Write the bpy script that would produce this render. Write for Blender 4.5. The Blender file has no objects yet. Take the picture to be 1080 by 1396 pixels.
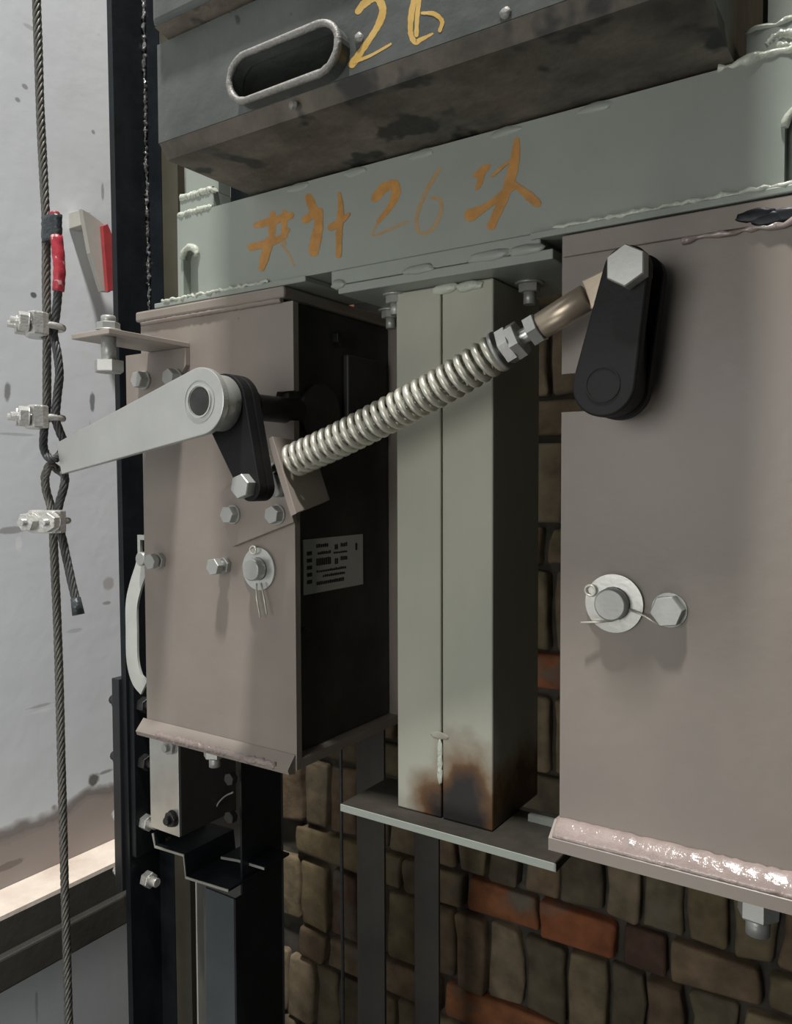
import bpy, bmesh, math, random
from mathutils import Vector, Matrix, noise
C = bpy.context.scene
COL = C.collection
random.seed(7)
PI = math.pi
# ------------------------------------------------------------------ camera
# world: X right along the frame, Y into the shaft, Z up; the frame's front face is Y = 0
F = 1088.0
D = 0.62
xc = Vector((1642, -38, 1088)).normalized()
yc = Vector((721, 46, -1088)); yc = (yc - yc.dot(xc) * xc).normalized()
zc = xc.cross(yc)
ROT = Matrix((xc, yc, zc))                      # rows: world axes in camera space = camera-to-world
CAM = Vector((0, -D, 0))
cd = bpy.data.cameras.new('camera'); cam = bpy.data.objects.new('camera', cd); COL.objects.link(cam)
cam.matrix_world = Matrix.Translation(CAM) @ ROT.to_4x4()
cd.sensor_fit = 'HORIZONTAL'; cd.sensor_width = 36.0; cd.lens = 36.0 * F / 1080
cd.clip_start = 0.01; cd.clip_end = 50
C.camera = cam
# ------------------------------------------------------------------ light
C.view_settings.view_transform = 'Standard'; C.view_settings.look = 'None'
C.view_settings.gamma = 1; C.view_settings.use_curve_mapping = False
C.view_settings.exposure = -0.22
w = bpy.data.worlds.new('world'); C.world = w; w.use_nodes = True
w.node_tree.nodes['Background'].inputs[0].default_value = (0.80, 0.90, 1.0, 1)
w.node_tree.nodes['Background'].inputs[1].default_value = 0.03
def area(name, loc, target, sx, sy, power, color):
    l = bpy.data.lights.new(name, 'AREA'); l.shape = 'RECTANGLE'; l.size = sx; l.size_y = sy
    l.energy = power; l.color = color
    o = bpy.data.objects.new(name, l); COL.objects.link(o); o.location = loc
    o.rotation_euler = (Vector(target) - Vector(loc)).to_track_quat('-Z', 'Y').to_euler()
    return o
area('shaft_lamp', (-0.25, -0.95, 3.3), (-0.5, -0.1, 0), 0.20, 0.20, 195, (1.0, 0.97, 0.93))
area('front_fill', (-0.42, -1.15, 0.08), (-0.8, 0.0, -0.1), 0.5, 0.5, 4.9, (1.0, 0.975, 0.93))  # unseen fill, added to brighten the left wall and front faces
area('low_fill', (-0.50, -1.1, -0.95), (-1.0, -0.1, -0.6), 0.6, 0.6, 3.6, (1.0, 0.97, 0.92))  # unseen low fill, added to brighten the wall below the bracket

# ------------------------------------------------------------------ helpers
def ray(px, py):
    return ROT @ Vector(((px - 540) / F, -(py - 698) / F, -1.0))
def at(px, py, X=None, Y=None, Z=None):
    d = ray(px, py)
    if X is not None: t = (X - CAM.x) / d.x
    elif Y is not None: t = (Y - CAM.y) / d.y
    else: t = (Z - CAM.z) / d.z
    return CAM + d * t
V = Vector
class MB:
    def __init__(s): s.bm = bmesh.new()
    def box(s, x0, x1, y0, y1, z0, z1, bev=0.0, seg=2):
        if x0 > x1: x0, x1 = x1, x0
        if y0 > y1: y0, y1 = y1, y0
        if z0 > z1: z0, z1 = z1, z0
        b = s.bm
        v = [b.verts.new(p) for p in ((x0,y0,z0),(x1,y0,z0),(x1,y1,z0),(x0,y1,z0),(x0,y0,z1),(x1,y0,z1),(x1,y1,z1),(x0,y1,z1))]
        fs = [b.faces.new([v[i] for i in f]) for f in ((3,2,1,0),(4,5,6,7),(0,1,5,4),(1,2,6,5),(2,3,7,6),(3,0,4,7))]
        if bev: bmesh.ops.bevel(b, geom=list({e for f in fs for e in f.edges}), offset=bev, segments=seg, affect='EDGES', profile=0.5)
        return s
    def prism(s, pts, vec, holes=(), bev=0.0):
        """extrude a planar polygon (list of 3-D points, optional holes) along vec"""
        b = s.bm; vec = Vector(vec); loops = [pts] + list(holes)
        if not holes:
            a = [b.verts.new(p) for p in pts]; c = [b.verts.new(Vector(p) + vec) for p in pts]
            n = len(a); fs = [b.faces.new(a), b.faces.new(c[::-1])]
            for i in range(n): fs.append(b.faces.new((a[i], c[i], c[(i+1) % n], a[(i+1) % n])))
            bmesh.ops.recalc_face_normals(b, faces=fs)
            if bev: 
                es = list({e for f in fs[:2] for e in f.edges})
                bmesh.ops.bevel(b, geom=es, offset=bev, segments=2, affect='EDGES', profile=0.5)
            return s
        fs = []
        rings = []
        for k in (0, 1):
            es = []; rr = []
            for L in loops:
                vs = [b.verts.new(Vector(p) + vec * k) for p in L]; rr.append(vs)
                for i in range(len(vs)): es.append(b.edges.new((vs[i], vs[(i+1) % len(vs)])))
            r = bmesh.ops.triangle_fill(b, use_beauty=True, edges=es)
            fs += [g for g in r['geom'] if isinstance(g, bmesh.types.BMFace)]
            rings.append(rr)
        for La, Lb in zip(*rings):
            n = len(La)
            for i in range(n): fs.append(b.faces.new((La[i], Lb[i], Lb[(i+1) % n], La[(i+1) % n])))
        bmesh.ops.recalc_face_normals(b, faces=fs)
        return s
    def cyl(s, p0, p1, r, n=24, r1=None, ch=0.0, rot=0.0):
        p0, p1 = Vector(p0), Vector(p1); r1 = r if r1 is None else r1
        d = (p1 - p0).normalized(); u = d.orthogonal().normalized() if abs(d.z) > .9 else d.cross(Vector((0,0,1))).normalized()
        wv = d.cross(u); b = s.bm
        prof = [(0, r - ch), (ch, r), ((p1-p0).length - ch, r1), ((p1-p0).length, r1 - ch)] if ch else [(0, r), ((p1-p0).length, r1)]
        rings = []
        for (t, rr) in prof:
            rings.append([b.verts.new(p0 + d*t + (u*math.cos(rot + 2*PI*i/n) + wv*math.sin(rot + 2*PI*i/n)) * rr) for i in range(n)])
        fs = [b.faces.new(rings[0]), b.faces.new(rings[-1][::-1])]
        for a, c in zip(rings[:-1], rings[1:]):
            for i in range(n):
                f = b.faces.new((a[i], c[i], c[(i+1) % n], a[(i+1) % n])); fs.append(f)
                if n > 10: f.smooth = True
        bmesh.ops.recalc_face_normals(b, faces=fs)
        return s
    def hexa(s, p0, p1, af, rot=0.0):
        """hexagonal nut or bolt head: a true hexagon with its corners turned down"""
        r = af / math.sqrt(3); p0, p1 = Vector(p0), Vector(p1); d = (p1-p0).normalized(); L = (p1-p0).length
        u = d.orthogonal().normalized() if abs(d.z) > .9 else d.cross(Vector((0,0,1))).normalized(); wv = d.cross(u); b = s.bm
        rings = []
        for t, k in ((0, 1.0), (L*0.92, 1.0), (L, 0.94)):
            rings.append([b.verts.new(p0 + d*t + (u*math.cos(rot + PI*i/3) + wv*math.sin(rot + PI*i/3)) * r * k) for i in range(6)])
        fs = [b.faces.new(rings[0]), b.faces.new(rings[-1][::-1])]
        for a, c in zip(rings[:-1], rings[1:]):
            for i in range(6): fs.append(b.faces.new((a[i], c[i], c[(i+1) % 6], a[(i+1) % 6])))
        bmesh.ops.recalc_face_normals(b, faces=fs)
        return s
    def ring(s, p0, p1, ri, ro, n=36):
        p0, p1 = Vector(p0), Vector(p1); d = (p1-p0).normalized()
        u = d.orthogonal().normalized() if abs(d.z) > .9 else d.cross(Vector((0,0,1))).normalized(); wv = d.cross(u); b = s.bm
        rg = [[b.verts.new(p + (u*math.cos(2*PI*i/n) + wv*math.sin(2*PI*i/n))*r) for i in range(n)] for p, r in ((p0,ri),(p0,ro),(p1,ro),(p1,ri))]
        fs = []
        for k in range(4):
            a, c = rg[k], rg[(k+1) % 4]
            for i in range(n): fs.append(b.faces.new((a[i], c[i], c[(i+1) % n], a[(i+1) % n])))
        bmesh.ops.recalc_face_normals(b, faces=fs)
        return s
    def tube(s, pts, r, n=8, closed=False, jit=0.0, flat=1.0):
        P = [Vector(p) for p in pts]; N = len(P); b = s.bm
        fr = frames(P, closed); rings = []
        for i, (p, (t, u, wv)) in enumerate(zip(P, fr)):
            rr = r[i] if isinstance(r, (list, tuple)) else r
            rr *= 1 + jit * random.uniform(-1, 1)
            rings.append([b.verts.new(p + (u*math.cos(2*PI*k/n) + wv*math.sin(2*PI*k/n)*flat)*rr) for k in range(n)])
        fs = []
        rng = range(N) if closed else range(N-1)
        for i in rng:
            a, c = rings[i], rings[(i+1) % N]
            for k in range(n):
                f = b.faces.new((a[k], a[(k+1) % n], c[(k+1) % n], c[k])); f.smooth = True; fs.append(f)
        if not closed: fs += [b.faces.new(rings[0]), b.faces.new(rings[-1][::-1])]
        bmesh.ops.recalc_face_normals(b, faces=fs)
        return s
    def build(s, name, m, parent=None):
        me = bpy.data.meshes.new(name); s.bm.to_mesh(me); s.bm.free()
        o = bpy.data.objects.new(name, me); COL.objects.link(o); me.materials.append(m)
        if parent is not None:
            o.parent = parent; o.matrix_parent_inverse = parent.matrix_basis.inverted()
        return o
def frames(P, closed=False):
    N = len(P); T = []
    for i in range(N):
        a = P[(i-1) % N] if (closed or i > 0) else P[i]; c = P[(i+1) % N] if (closed or i < N-1) else P[i]
        T.append((c - a).normalized())
    u = T[0].orthogonal().normalized(); out = []
    for t in T:
        u = (u - t*u.dot(t)).normalized(); out.append((t, u, t.cross(u)))
    return out
def spline(pts, n=12):
    P = [Vector(p) for p in pts]; P = [P[0]*2 - P[1]] + P + [P[-1]*2 - P[-2]]; out = []
    for i in range(1, len(P)-2):
        a, b, c, d = P[i-1:i+3]
        for k in range(n):
            t = k/n
            out.append(0.5*((2*b) + (c-a)*t + (2*a-5*b+4*c-d)*t*t + (3*b-a-3*c+d)*t**3))
    out.append(P[-2]); return out
def resample(P, step):
    out = [P[0]]; acc = 0
    for a, b in zip(P[:-1], P[1:]):
        L = (b-a).length
        while acc + L >= step:
            t = (step-acc)/L; a = a.lerp(b, t); out.append(a.copy()); L = (b-a).length; acc = 0
        acc += L
    out.append(P[-1]); return out
def rope_mb(path, R, pitch=0.045, strands=6, mb=None):
    mb = mb or MB(); P = resample(path, 0.0035); fr = frames(P); r = R*0.40; off = R - r
    for k in range(strands):
        pts = [p + (u*math.cos(2*PI*(k/strands + i*0.0035/pitch)) + wv*math.sin(2*PI*(k/strands + i*0.0035/pitch)))*off for i, (p, (t,u,wv)) in enumerate(zip(P, fr))]
        mb.tube(pts, r, 6)
    mb.tube(P, R*0.55, 6)
    return mb
def tag(o, label, cat, group=None):
    o['label'] = label; o['category'] = cat
    if group: o['group'] = group
    return o
def thing(name, label, cat, loc=(0,0,0), group=None):
    o = bpy.data.objects.new(name, None); COL.objects.link(o); o.location = loc; o.empty_display_size = .02
    return tag(o, label, cat, group)
def copy_tree(o, delta, label=None, parent=None):
    c = o.copy(); COL.objects.link(c)
    if parent is None:
        c.location = Vector(o.location) + Vector(delta)
        if label: c['label'] = label
    else:
        c.parent = parent
    for ch in list(o.children): copy_tree(ch, (0,0,0), None, c)
    return c
# ------------------------------------------------------------------ materials
def mat(name, col, rough=0.5, metal=0.0, var=0.15, scale=20.0, bump=0.0, bscale=200.0, speck=None, sthr=0.72, sscale=30.0, rvar=0.0, coat=0.0, stretch=(1,1,1), tint=None):
    m = bpy.data.materials.new(name); m.use_nodes = True; nt = m.node_tree; N = nt.nodes; L = nt.links
    bs = N['Principled BSDF']; tc = N.new('ShaderNodeTexCoord'); mp = N.new('ShaderNodeMapping'); mp.inputs['Scale'].default_value = stretch
    L.new(tc.outputs['Object'], mp.inputs[0])
    nz = N.new('ShaderNodeTexNoise'); nz.inputs['Scale'].default_value = scale; nz.inputs['Detail'].default_value = 6; nz.inputs['Roughness'].default_value = .6
    L.new(mp.outputs[0], nz.inputs['Vector'])
    r = N.new('ShaderNodeValToRGB'); r.color_ramp.elements[0].position = .3; r.color_ramp.elements[1].position = .72
    lo = [c*(1-var) for c in col]; hi = [min(1, c*(1+var)) for c in col]
    if tint: hi = [c*(1+var) for c in tint]
    r.color_ramp.elements[0].color = (*lo, 1); r.color_ramp.elements[1].color = (*hi, 1)
    L.new(nz.outputs[0], r.inputs[0]); outc = r.outputs[0]
    if speck:
        n2 = N.new('ShaderNodeTexNoise'); n2.inputs['Scale'].default_value = sscale; n2.inputs['Detail'].default_value = 3; L.new(mp.outputs[0], n2.inputs['Vector'])
        r2 = N.new('ShaderNodeValToRGB'); r2.color_ramp.elements[0].position = sthr; r2.color_ramp.elements[1].position = min(1, sthr+.05)
        L.new(n2.outputs[0], r2.inputs[0])
        mx = N.new('ShaderNodeMix'); mx.data_type = 'RGBA'; L.new(r2.outputs[0], mx.inputs[0]); L.new(outc, mx.inputs[6]); mx.inputs[7].default_value = (*speck, 1); outc = mx.outputs[2]
    L.new(outc, bs.inputs['Base Color'])
    bs.inputs['Roughness'].default_value = rough; bs.inputs['Metallic'].default_value = metal
    if coat: bs.inputs['Coat Weight'].default_value = coat; bs.inputs['Coat Roughness'].default_value = .15
    if rvar:
        mr = N.new('ShaderNodeMapRange'); mr.inputs[3].default_value = max(0, rough-rvar); mr.inputs[4].default_value = min(1, rough+rvar); L.new(nz.outputs[0], mr.inputs[0]); L.new(mr.outputs[0], bs.inputs['Roughness'])
    if bump:
        n3 = N.new('ShaderNodeTexNoise'); n3.inputs['Scale'].default_value = bscale; n3.inputs['Detail'].default_value = 4; L.new(mp.outputs[0], n3.inputs['Vector'])
        bp = N.new('ShaderNodeBump'); bp.inputs['Strength'].default_value = bump; bp.inputs['Distance'].default_value = .002; L.new(n3.outputs[0], bp.inputs['Height']); L.new(bp.outputs[0], bs.inputs['Normal'])
    return m
M = {}
M['pink'] = mat('primer_paint', (.265,.230,.205), .42, 0, .08, 9, .12, 90, speck=(.07,.06,.055), sthr=.76, sscale=60, rvar=.1, tint=(.27,.238,.205))
M['pinkweld'] = mat('primer_weld', (.33,.27,.25), .16, 0, .12, 60, .5, 160, rvar=.06, coat=.3)
M['green'] = mat('pale_green_paint', (.285,.318,.282), .40, 0, .07, 8, .12, 70, speck=(.12,.12,.10), sthr=.77, sscale=50, rvar=.1)
M['greenweld'] = mat('pale_green_weld', (.50,.54,.46), .2, 0, .15, 60, .6, 240)
M['column'] = mat('column_paint', (.37,.39,.325), .5, 0, .08, 7, .10, 80, stretch=(1,1,.5), tint=(.40,.40,.33))
M['weight'] = mat('grey_weight_paint', (.085,.094,.088), .42, 0, .35, 10, .5, 60, speck=(.03,.03,.03), sthr=.70, sscale=45, rvar=.15)
M['weightunder'] = mat('grimy_weight_underside', (.125,.11,.088), .6, 0, .6, 16, 1.0, 60, speck=(.03,.03,.028), sthr=.55, sscale=18)
M['ring'] = mat('worn_grey_rim', (.27,.265,.25), .5, .2, .2, 80, .6, 300)
M['black'] = mat('black_paint', (.012,.015,.018), .38, 0, .3, 20, .2, 100, rvar=.1)
M['blackrubber'] = mat('black_crank_paint', (.008,.008,.009), .55, 0, .2, 40, .15, 200)
M['darkgrey'] = mat('dark_grey_steel', (.050,.048,.042), .5, .1, .25, 10, .3, 80)
M['bluegrey'] = mat('blue_grey_steel', (.065,.08,.085), .45, .1, .2, 8, .2, 80)
M['inner'] = mat('shaded_block_paint', (.045,.046,.043), .5, 0, .4, 14, .3, 60)  # shade inside the housings is painted in as a dark colour
M['zinc'] = mat('zinc_plate', (.62,.63,.60), .33, .75, .06, 40, .06, 300, rvar=.08)
M['zincdull'] = mat('dull_zinc', (.43,.44,.42), .42, .45, .06, 60, .06, 300)
M['white_zinc'] = mat('bright_clip_zinc', (.60,.60,.57), .3, .5, .15, 90, .4, 300)
M['steel'] = mat('brushed_steel', (.52,.53,.51), .38, .6, .05, 30, .04, 300, stretch=(1,1,1), rvar=.08)
M['springm'] = mat('spring_zinc', (.66,.65,.56), .36, .5, .06, 60, .04, 300)
M['brass'] = mat('yellow_zinc', (.46,.39,.30), .33, .6, .06, 50, .03, 300)
M['darksteel'] = mat('dark_machined_steel', (.055,.055,.055), .4, .6, .3, 60)
M['rope'] = mat('wire_rope_steel', (.15,.145,.13), .45, .5, .3, 200)
M['ropedark'] = mat('dark_greasy_rope', (.065,.068,.07), .5, .3, .3, 200)
M['tape'] = mat('black_tape', (.035,.045,.052), .35, 0, .3, 100, .8, 200)
M['red'] = mat('red_paint', (.40,.05,.055), .5, 0, .15, 60)
M['redwrap'] = mat('red_wrap', (.42,.03,.05), .45, 0, .4, 130, speck=(.6,.35,.35), sthr=.62, sscale=160)
M['orange'] = mat('orange_marker', (.47,.235,.06), .6, 0, .25, 60)
M['orangelight'] = mat('faint_orange_marker', (.40,.27,.13), .6, 0, .15, 60)
M['yellow'] = mat('yellow_marker', (.62,.36,.05), .55, 0, .25, 60, tint=(.5,.35,.12))
M['label'] = mat('label_paper', (.55,.56,.52), .5, 0, .05, 60)
M['ink'] = mat('label_ink', (.03,.03,.03), .6)
M['sooty_shaded'] = mat('shaded_sooty_plate_top', (.030,.026,.020), .6, 0, .5, 20, .4, 80)  # dirt and shade on the plate top, both put into this colour
M['leaf'] = mat('bracket_primer', (.36,.32,.285), .45, 0, .1, 15)
M['joint'] = mat('joint_plate_paint', (.022,.024,.027), .45)
M['cream'] = mat('cream_painted_steel', (.80,.68,.58), .45, 0, .15, 12, .3, 90, tint=(.85,.78,.68))
M['oily'] = mat('oily_rail_blade', (.10,.093,.070), .3, .3, .2, 10)
M['tan'] = mat('grey_board', (.42,.41,.37), .7, 0, .12, 20)
M['mortar'] = mat('mortar', (.055,.05,.042), .9, 0, .5, 18, 1.0, 60)
for k_ in ('blackrubber','black'): M[k_].node_tree.nodes['Principled BSDF'].inputs['Specular IOR Level'].default_value = .25
# scorched lower end of the column: a burn from welding
def scorch(m, cx, cz):
    nt = m.node_tree; N = nt.nodes; L = nt.links; bs = N['Principled BSDF']
    src = bs.inputs['Base Color'].links[0].from_socket
    tc = N.new('ShaderNodeTexCoord'); mp = N.new('ShaderNodeMapping'); mp.inputs['Location'].default_value = (-cx/.060, 0, -cz/.085); mp.inputs['Scale'].default_value = (1/.060, 0, 1/.085)
    L.new(tc.outputs['Object'], mp.inputs[0]); nz = N.new('ShaderNodeTexNoise'); nz.inputs['Scale'].default_value = 28; nz.inputs['Detail'].default_value = 4; L.new(tc.outputs['Object'], nz.inputs['Vector'])
    ln = N.new('ShaderNodeVectorMath'); ln.operation = 'LENGTH'; L.new(mp.outputs[0], ln.inputs[0])
    ad = N.new('ShaderNodeMath'); ad.operation = 'MULTIPLY_ADD'; ad.inputs[1].default_value = .7; L.new(nz.outputs[0], ad.inputs[0]); L.new(ln.outputs['Value'], ad.inputs[2])
    cr = N.new('ShaderNodeValToRGB'); e = cr.color_ramp.elements
    e[0].position = 0.72; e[0].color = (.012,.010,.009,1); e[1].position = 1.0; e[1].color = (.06,.03,.012,1)
    x = e.new(1.12 if False else .88); x.color = (.035,.018,.010,1)
    fac = N.new('ShaderNodeMapRange'); fac.inputs[1].default_value = 1.0; fac.inputs[2].default_value = 1.42; fac.inputs[3].default_value = 1; fac.inputs[4].default_value = 0; L.new(ad.outputs[0], fac.inputs[0])
    L.new(ad.outputs[0], cr.inputs[0])
    # brown halo then soot
    mx = N.new('ShaderNodeMix'); mx.data_type = 'RGBA'; L.new(fac.outputs[0], mx.inputs[0]); L.new(src, mx.inputs[6]); mx.inputs[7].default_value = (.13,.062,.018,1)
    f2 = N.new('ShaderNodeMapRange'); f2.inputs[1].default_value = .80; f2.inputs[2].default_value = 1.08; f2.inputs[3].default_value = 1; f2.inputs[4].default_value = 0; L.new(ad.outputs[0], f2.inputs[0])
    m2 = N.new('ShaderNodeMix'); m2.data_type = 'RGBA'; L.new(f2.outputs[0], m2.inputs[0]); L.new(mx.outputs[2], m2.inputs[6]); m2.inputs[7].default_value = (.012,.010,.010,1)
    N.remove(cr); L.new(m2.outputs[2], bs.inputs['Base Color'])
# bricks, each with its own colour
def brick_mat():
    m = bpy.data.materials.new('old_brick'); m.use_nodes = True; nt = m.node_tree; N = nt.nodes; L = nt.links; bs = N['Principled BSDF']
    a = N.new('ShaderNodeAttribute'); a.attribute_name = 'tone'
    tc = N.new('ShaderNodeTexCoord'); nz = N.new('ShaderNodeTexNoise'); nz.inputs['Scale'].default_value = 30; nz.inputs['Detail'].default_value = 8; L.new(tc.outputs['Object'], nz.inputs['Vector'])
    mr = N.new('ShaderNodeMapRange'); mr.inputs[1].default_value = .3; mr.inputs[2].default_value = .75; mr.inputs[3].default_value = .55; mr.inputs[4].default_value = 1.25; L.new(nz.outputs[0], mr.inputs[0])
    mx = N.new('ShaderNodeVectorMath'); mx.operation = 'SCALE'; L.new(a.outputs['Color'], mx.inputs[0]); L.new(mr.outputs[0], mx.inputs['Scale']); 
    n2 = N.new('ShaderNodeTexNoise'); n2.inputs['Scale'].default_value = 11; n2.inputs['Detail'].default_value = 5; L.new(tc.outputs['Object'], n2.inputs['Vector'])
    r2 = N.new('ShaderNodeMapRange'); r2.inputs[1].default_value = .58; r2.inputs[2].default_value = .72; L.new(n2.outputs[0], r2.inputs[0])
    mm = N.new('ShaderNodeMix'); mm.data_type = 'RGBA'; L.new(r2.outputs[0], mm.inputs[0]); L.new(mx.outputs[0], mm.inputs[6]); mm.inputs[7].default_value = (.16,.14,.105,1)
    L.new(mm.outputs[2], bs.inputs['Base Color']); bs.inputs['Roughness'].default_value = .9
    bp = N.new('ShaderNodeBump'); bp.inputs['Strength'].default_value = .8; bp.inputs['Distance'].default_value = .004; L.new(nz.outputs[0], bp.inputs['Height']); L.new(bp.outputs[0], bs.inputs['Normal'])
    return m
M['brick'] = brick_mat()
# ------------------------------------------------------------------ setting
XW = -1.05; YW = 0.50
def wall_mat():
    m = mat('whitewashed_plaster', (.72,.755,.785), .7, 0, .05, 3.5, .6, 16, speck=(.30,.30,.30), sthr=.715, sscale=22)
    nt = m.node_tree; N = nt.nodes; L = nt.links; bs = N['Principled BSDF']; src = bs.inputs['Base Color'].links[0].from_socket
    tc = N.new('ShaderNodeTexCoord'); sp = N.new('ShaderNodeSeparateXYZ'); L.new(tc.outputs['Object'], sp.inputs[0])
    nz = N.new('ShaderNodeTexNoise'); nz.inputs['Scale'].default_value = 7; nz.inputs['Detail'].default_value = 5; L.new(tc.outputs['Object'], nz.inputs['Vector'])
    ad = N.new('ShaderNodeMath'); ad.operation = 'MULTIPLY_ADD'; ad.inputs[1].default_value = .09; L.new(nz.outputs[0], ad.inputs[0]); L.new(sp.outputs[2], ad.inputs[2])
    z0 = at(20, 1135, X=XW).z
    f = N.new('ShaderNodeMapRange'); f.inputs[1].default_value = z0+.040; f.inputs[2].default_value = z0+.062; f.inputs[3].default_value = 1; f.inputs[4].default_value = 0; L.new(ad.outputs[0], f.inputs[0])
    lo = N.new('ShaderNodeMapRange'); zl = at(20, 1290, X=XW).z; lo.inputs[1].default_value = zl-.03; lo.inputs[2].default_value = zl+.01; L.new(sp.outputs[2], lo.inputs[0])
    mu = N.new('ShaderNodeMath'); mu.operation = 'MULTIPLY'; L.new(f.outputs[0], mu.inputs[0]); L.new(lo.outputs[0], mu.inputs[1])
    mx = N.new('ShaderNodeMix'); mx.data_type = 'RGBA'; L.new(mu.outputs[0], mx.inputs[0]); L.new(src, mx.inputs[6]); mx.inputs[7].default_value = (.33,.29,.27,1)
    # dark brown drip line along the top of the bare cement
    ab = N.new('ShaderNodeMath'); ab.operation = 'SUBTRACT'; L.new(ad.outputs[0], ab.inputs[0]); ab.inputs[1].default_value = z0+.050
    a2 = N.new('ShaderNodeMath'); a2.operation = 'ABSOLUTE'; L.new(ab.outputs[0], a2.inputs[0])
    f3 = N.new('ShaderNodeMapRange'); f3.inputs[1].default_value = .003; f3.inputs[2].default_value = .012; f3.inputs[3].default_value = .75; f3.inputs[4].default_value = 0; L.new(a2.outputs[0], f3.inputs[0])
    m2 = N.new('ShaderNodeMix'); m2.data_type = 'RGBA'; L.new(f3.outputs[0], m2.inputs[0]); L.new(mx.outputs[2], m2.inputs[6]); m2.inputs[7].default_value = (.15,.12,.105,1)
    cur = m2.outputs[2]
    # old marks, chips and drips in the whitewash (centre, half height, half width, colour, strength)
    n4 = N.new('ShaderNodeTexNoise'); n4.inputs['Scale'].default_value = 45; n4.inputs['Detail'].default_value = 4; L.new(tc.outputs['Object'], n4.inputs['Vector'])
    for (px, py, hy, hz, col, st) in ((126,550,.006,.020,(.12,.13,.14),.8),(123,590,.002,.030,(.3,.32,.33),.5),(10,535,.006,.016,(.2,.2,.2),.8),(46,402,.006,.005,(.1,.1,.1),.9),
            (128,1062,.014,.013,(.10,.085,.075),.9),(145,1052,.018,.004,(.2,.17,.15),.7),(16,723,.026,.006,(.33,.33,.34),.8),(26,742,.006,.014,(.85,.87,.88),.8),(148,795,.012,.012,(.36,.30,.28),.6),(146,822,.012,.004,(.22,.17,.15),.6),
            (140,262,.003,.018,(.25,.27,.25),.7),(34,118,.005,.004,(.2,.2,.2),.7),(127,180,.004,.004,(.2,.2,.2),.7),(24,136,.005,.004,(.2,.2,.2),.7),(60,968,.030,.003,(.85,.86,.87),.6),(56,962,.030,.003,(.30,.30,.31),.5),(20,592,.035,.003,(.42,.43,.45),.6),
            (12,1180,.030,.006,(.16,.13,.12),.7),(40,37,.012,.004,(.4,.42,.44),.6),(108,1330,.006,.012,(.75,.76,.76),.7),(178,1335,.006,.02,(.2,.2,.2),.6),(50,1370,.003,.03,(.3,.3,.3),.5),(100,860,.02,.004,(.42,.43,.44),.5)):
        c = at(px, py, X=XW); hy *= .8; hz *= .8
        mp = N.new('ShaderNodeMapping'); mp.vector_type = 'POINT'; mp.inputs['Location'].default_value = (0, -c.y/hy, -c.z/hz); mp.inputs['Scale'].default_value = (0, 1/hy, 1/hz); L.new(tc.outputs['Object'], mp.inputs[0])
        ln = N.new('ShaderNodeVectorMath'); ln.operation = 'LENGTH'; L.new(mp.outputs[0], ln.inputs[0])
        aa = N.new('ShaderNodeMath'); aa.operation = 'MULTIPLY_ADD'; aa.inputs[1].default_value = 1.6; L.new(n4.outputs[0], aa.inputs[0]); L.new(ln.outputs['Value'], aa.inputs[2])
        fr_ = N.new('ShaderNodeMapRange'); fr_.inputs[1].default_value = 1.5; fr_.inputs[2].default_value = 1.9; fr_.inputs[3].default_value = st; fr_.inputs[4].default_value = 0; L.new(aa.outputs[0], fr_.inputs[0])
        mk = N.new('ShaderNodeMix'); mk.data_type = 'RGBA'; L.new(fr_.outputs[0], mk.inputs[0]); L.new(cur, mk.inputs[6]); mk.inputs[7].default_value = (*col, 1); cur = mk.outputs[2]
    L.new(cur, bs.inputs['Base Color'])
    return m
wl = MB().box(XW-.12, XW, -1.2, YW+.1, -1.7, 1.7).build('wall_left', wall_mat()); wl['kind'] = 'structure'
# brick wall: a mortar backing and every brick modelled, one structure
mw = MB(); mw.box(XW, 0.9, YW+.012, YW+.12, -1.7, 1.7)
bwm = mw.bm; lay = bwm.loops.layers.float_color.new('tone')
for f in bwm.faces:
    for l in f.loops: l[lay] = (.075,.067,.055,1)
zred = at(690, 1212, Y=YW).z
greys = [(.15,.128,.085),(.16,.14,.10),(.125,.11,.078),(.18,.155,.12),(.11,.10,.078),(.16,.125,.092)]
reds = [(.22,.082,.040),(.16,.062,.04),(.23,.10,.05),(.09,.055,.045),(.13,.10,.075),(.14,.115,.085)]
def add_brick(x0, x1, z0, z1, col):
    t = bmesh.new(); r = bmesh.ops.create_cube(t, size=1)
    sx, sz = (x1-x0), (z1-z0)
    for v in t.verts: v.co = Vector((v.co.x*sx, v.co.y*.05, v.co.z*sz))
    bmesh.ops.subdivide_edges(t, edges=[e for e in t.edges if abs((e.verts[0].co-e.verts[1].co).z) > .01], cuts=2, use_grid_fill=True)
    bmesh.ops.bevel(t, geom=[e for e in t.edges if e.calc_face_angle(0) > .5], offset=min(sx, sz)*.12, segments=3, affect='EDGES', profile=.5)
    yo = random.uniform(-.004, .007); cx, cz = (x0+x1)/2, (z0+z1)/2
    mapv = {}
    rz = random.uniform(-.02, .02)
    for v in t.verts:
        x = v.co.x + v.co.z*rz; p = Vector((cx+x, YW+.018+v.co.y+yo, cz+v.co.z))
        p += noise.noise_vector(p*28)*.0075 + noise.noise_vector(p*90)*.0015
        mapv[v] = bwm.verts.new(p)
    k = random.uniform(.8, 1.4)
    for f in t.faces:
        nf = bwm.faces.new([mapv[v] for v in f.verts]); nf.smooth = True
        for l in nf.loops: l[lay] = (col[0]*k*1.1, col[1]*k, col[2]*k*.82, 1)
    t.free()
per = .190
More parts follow.
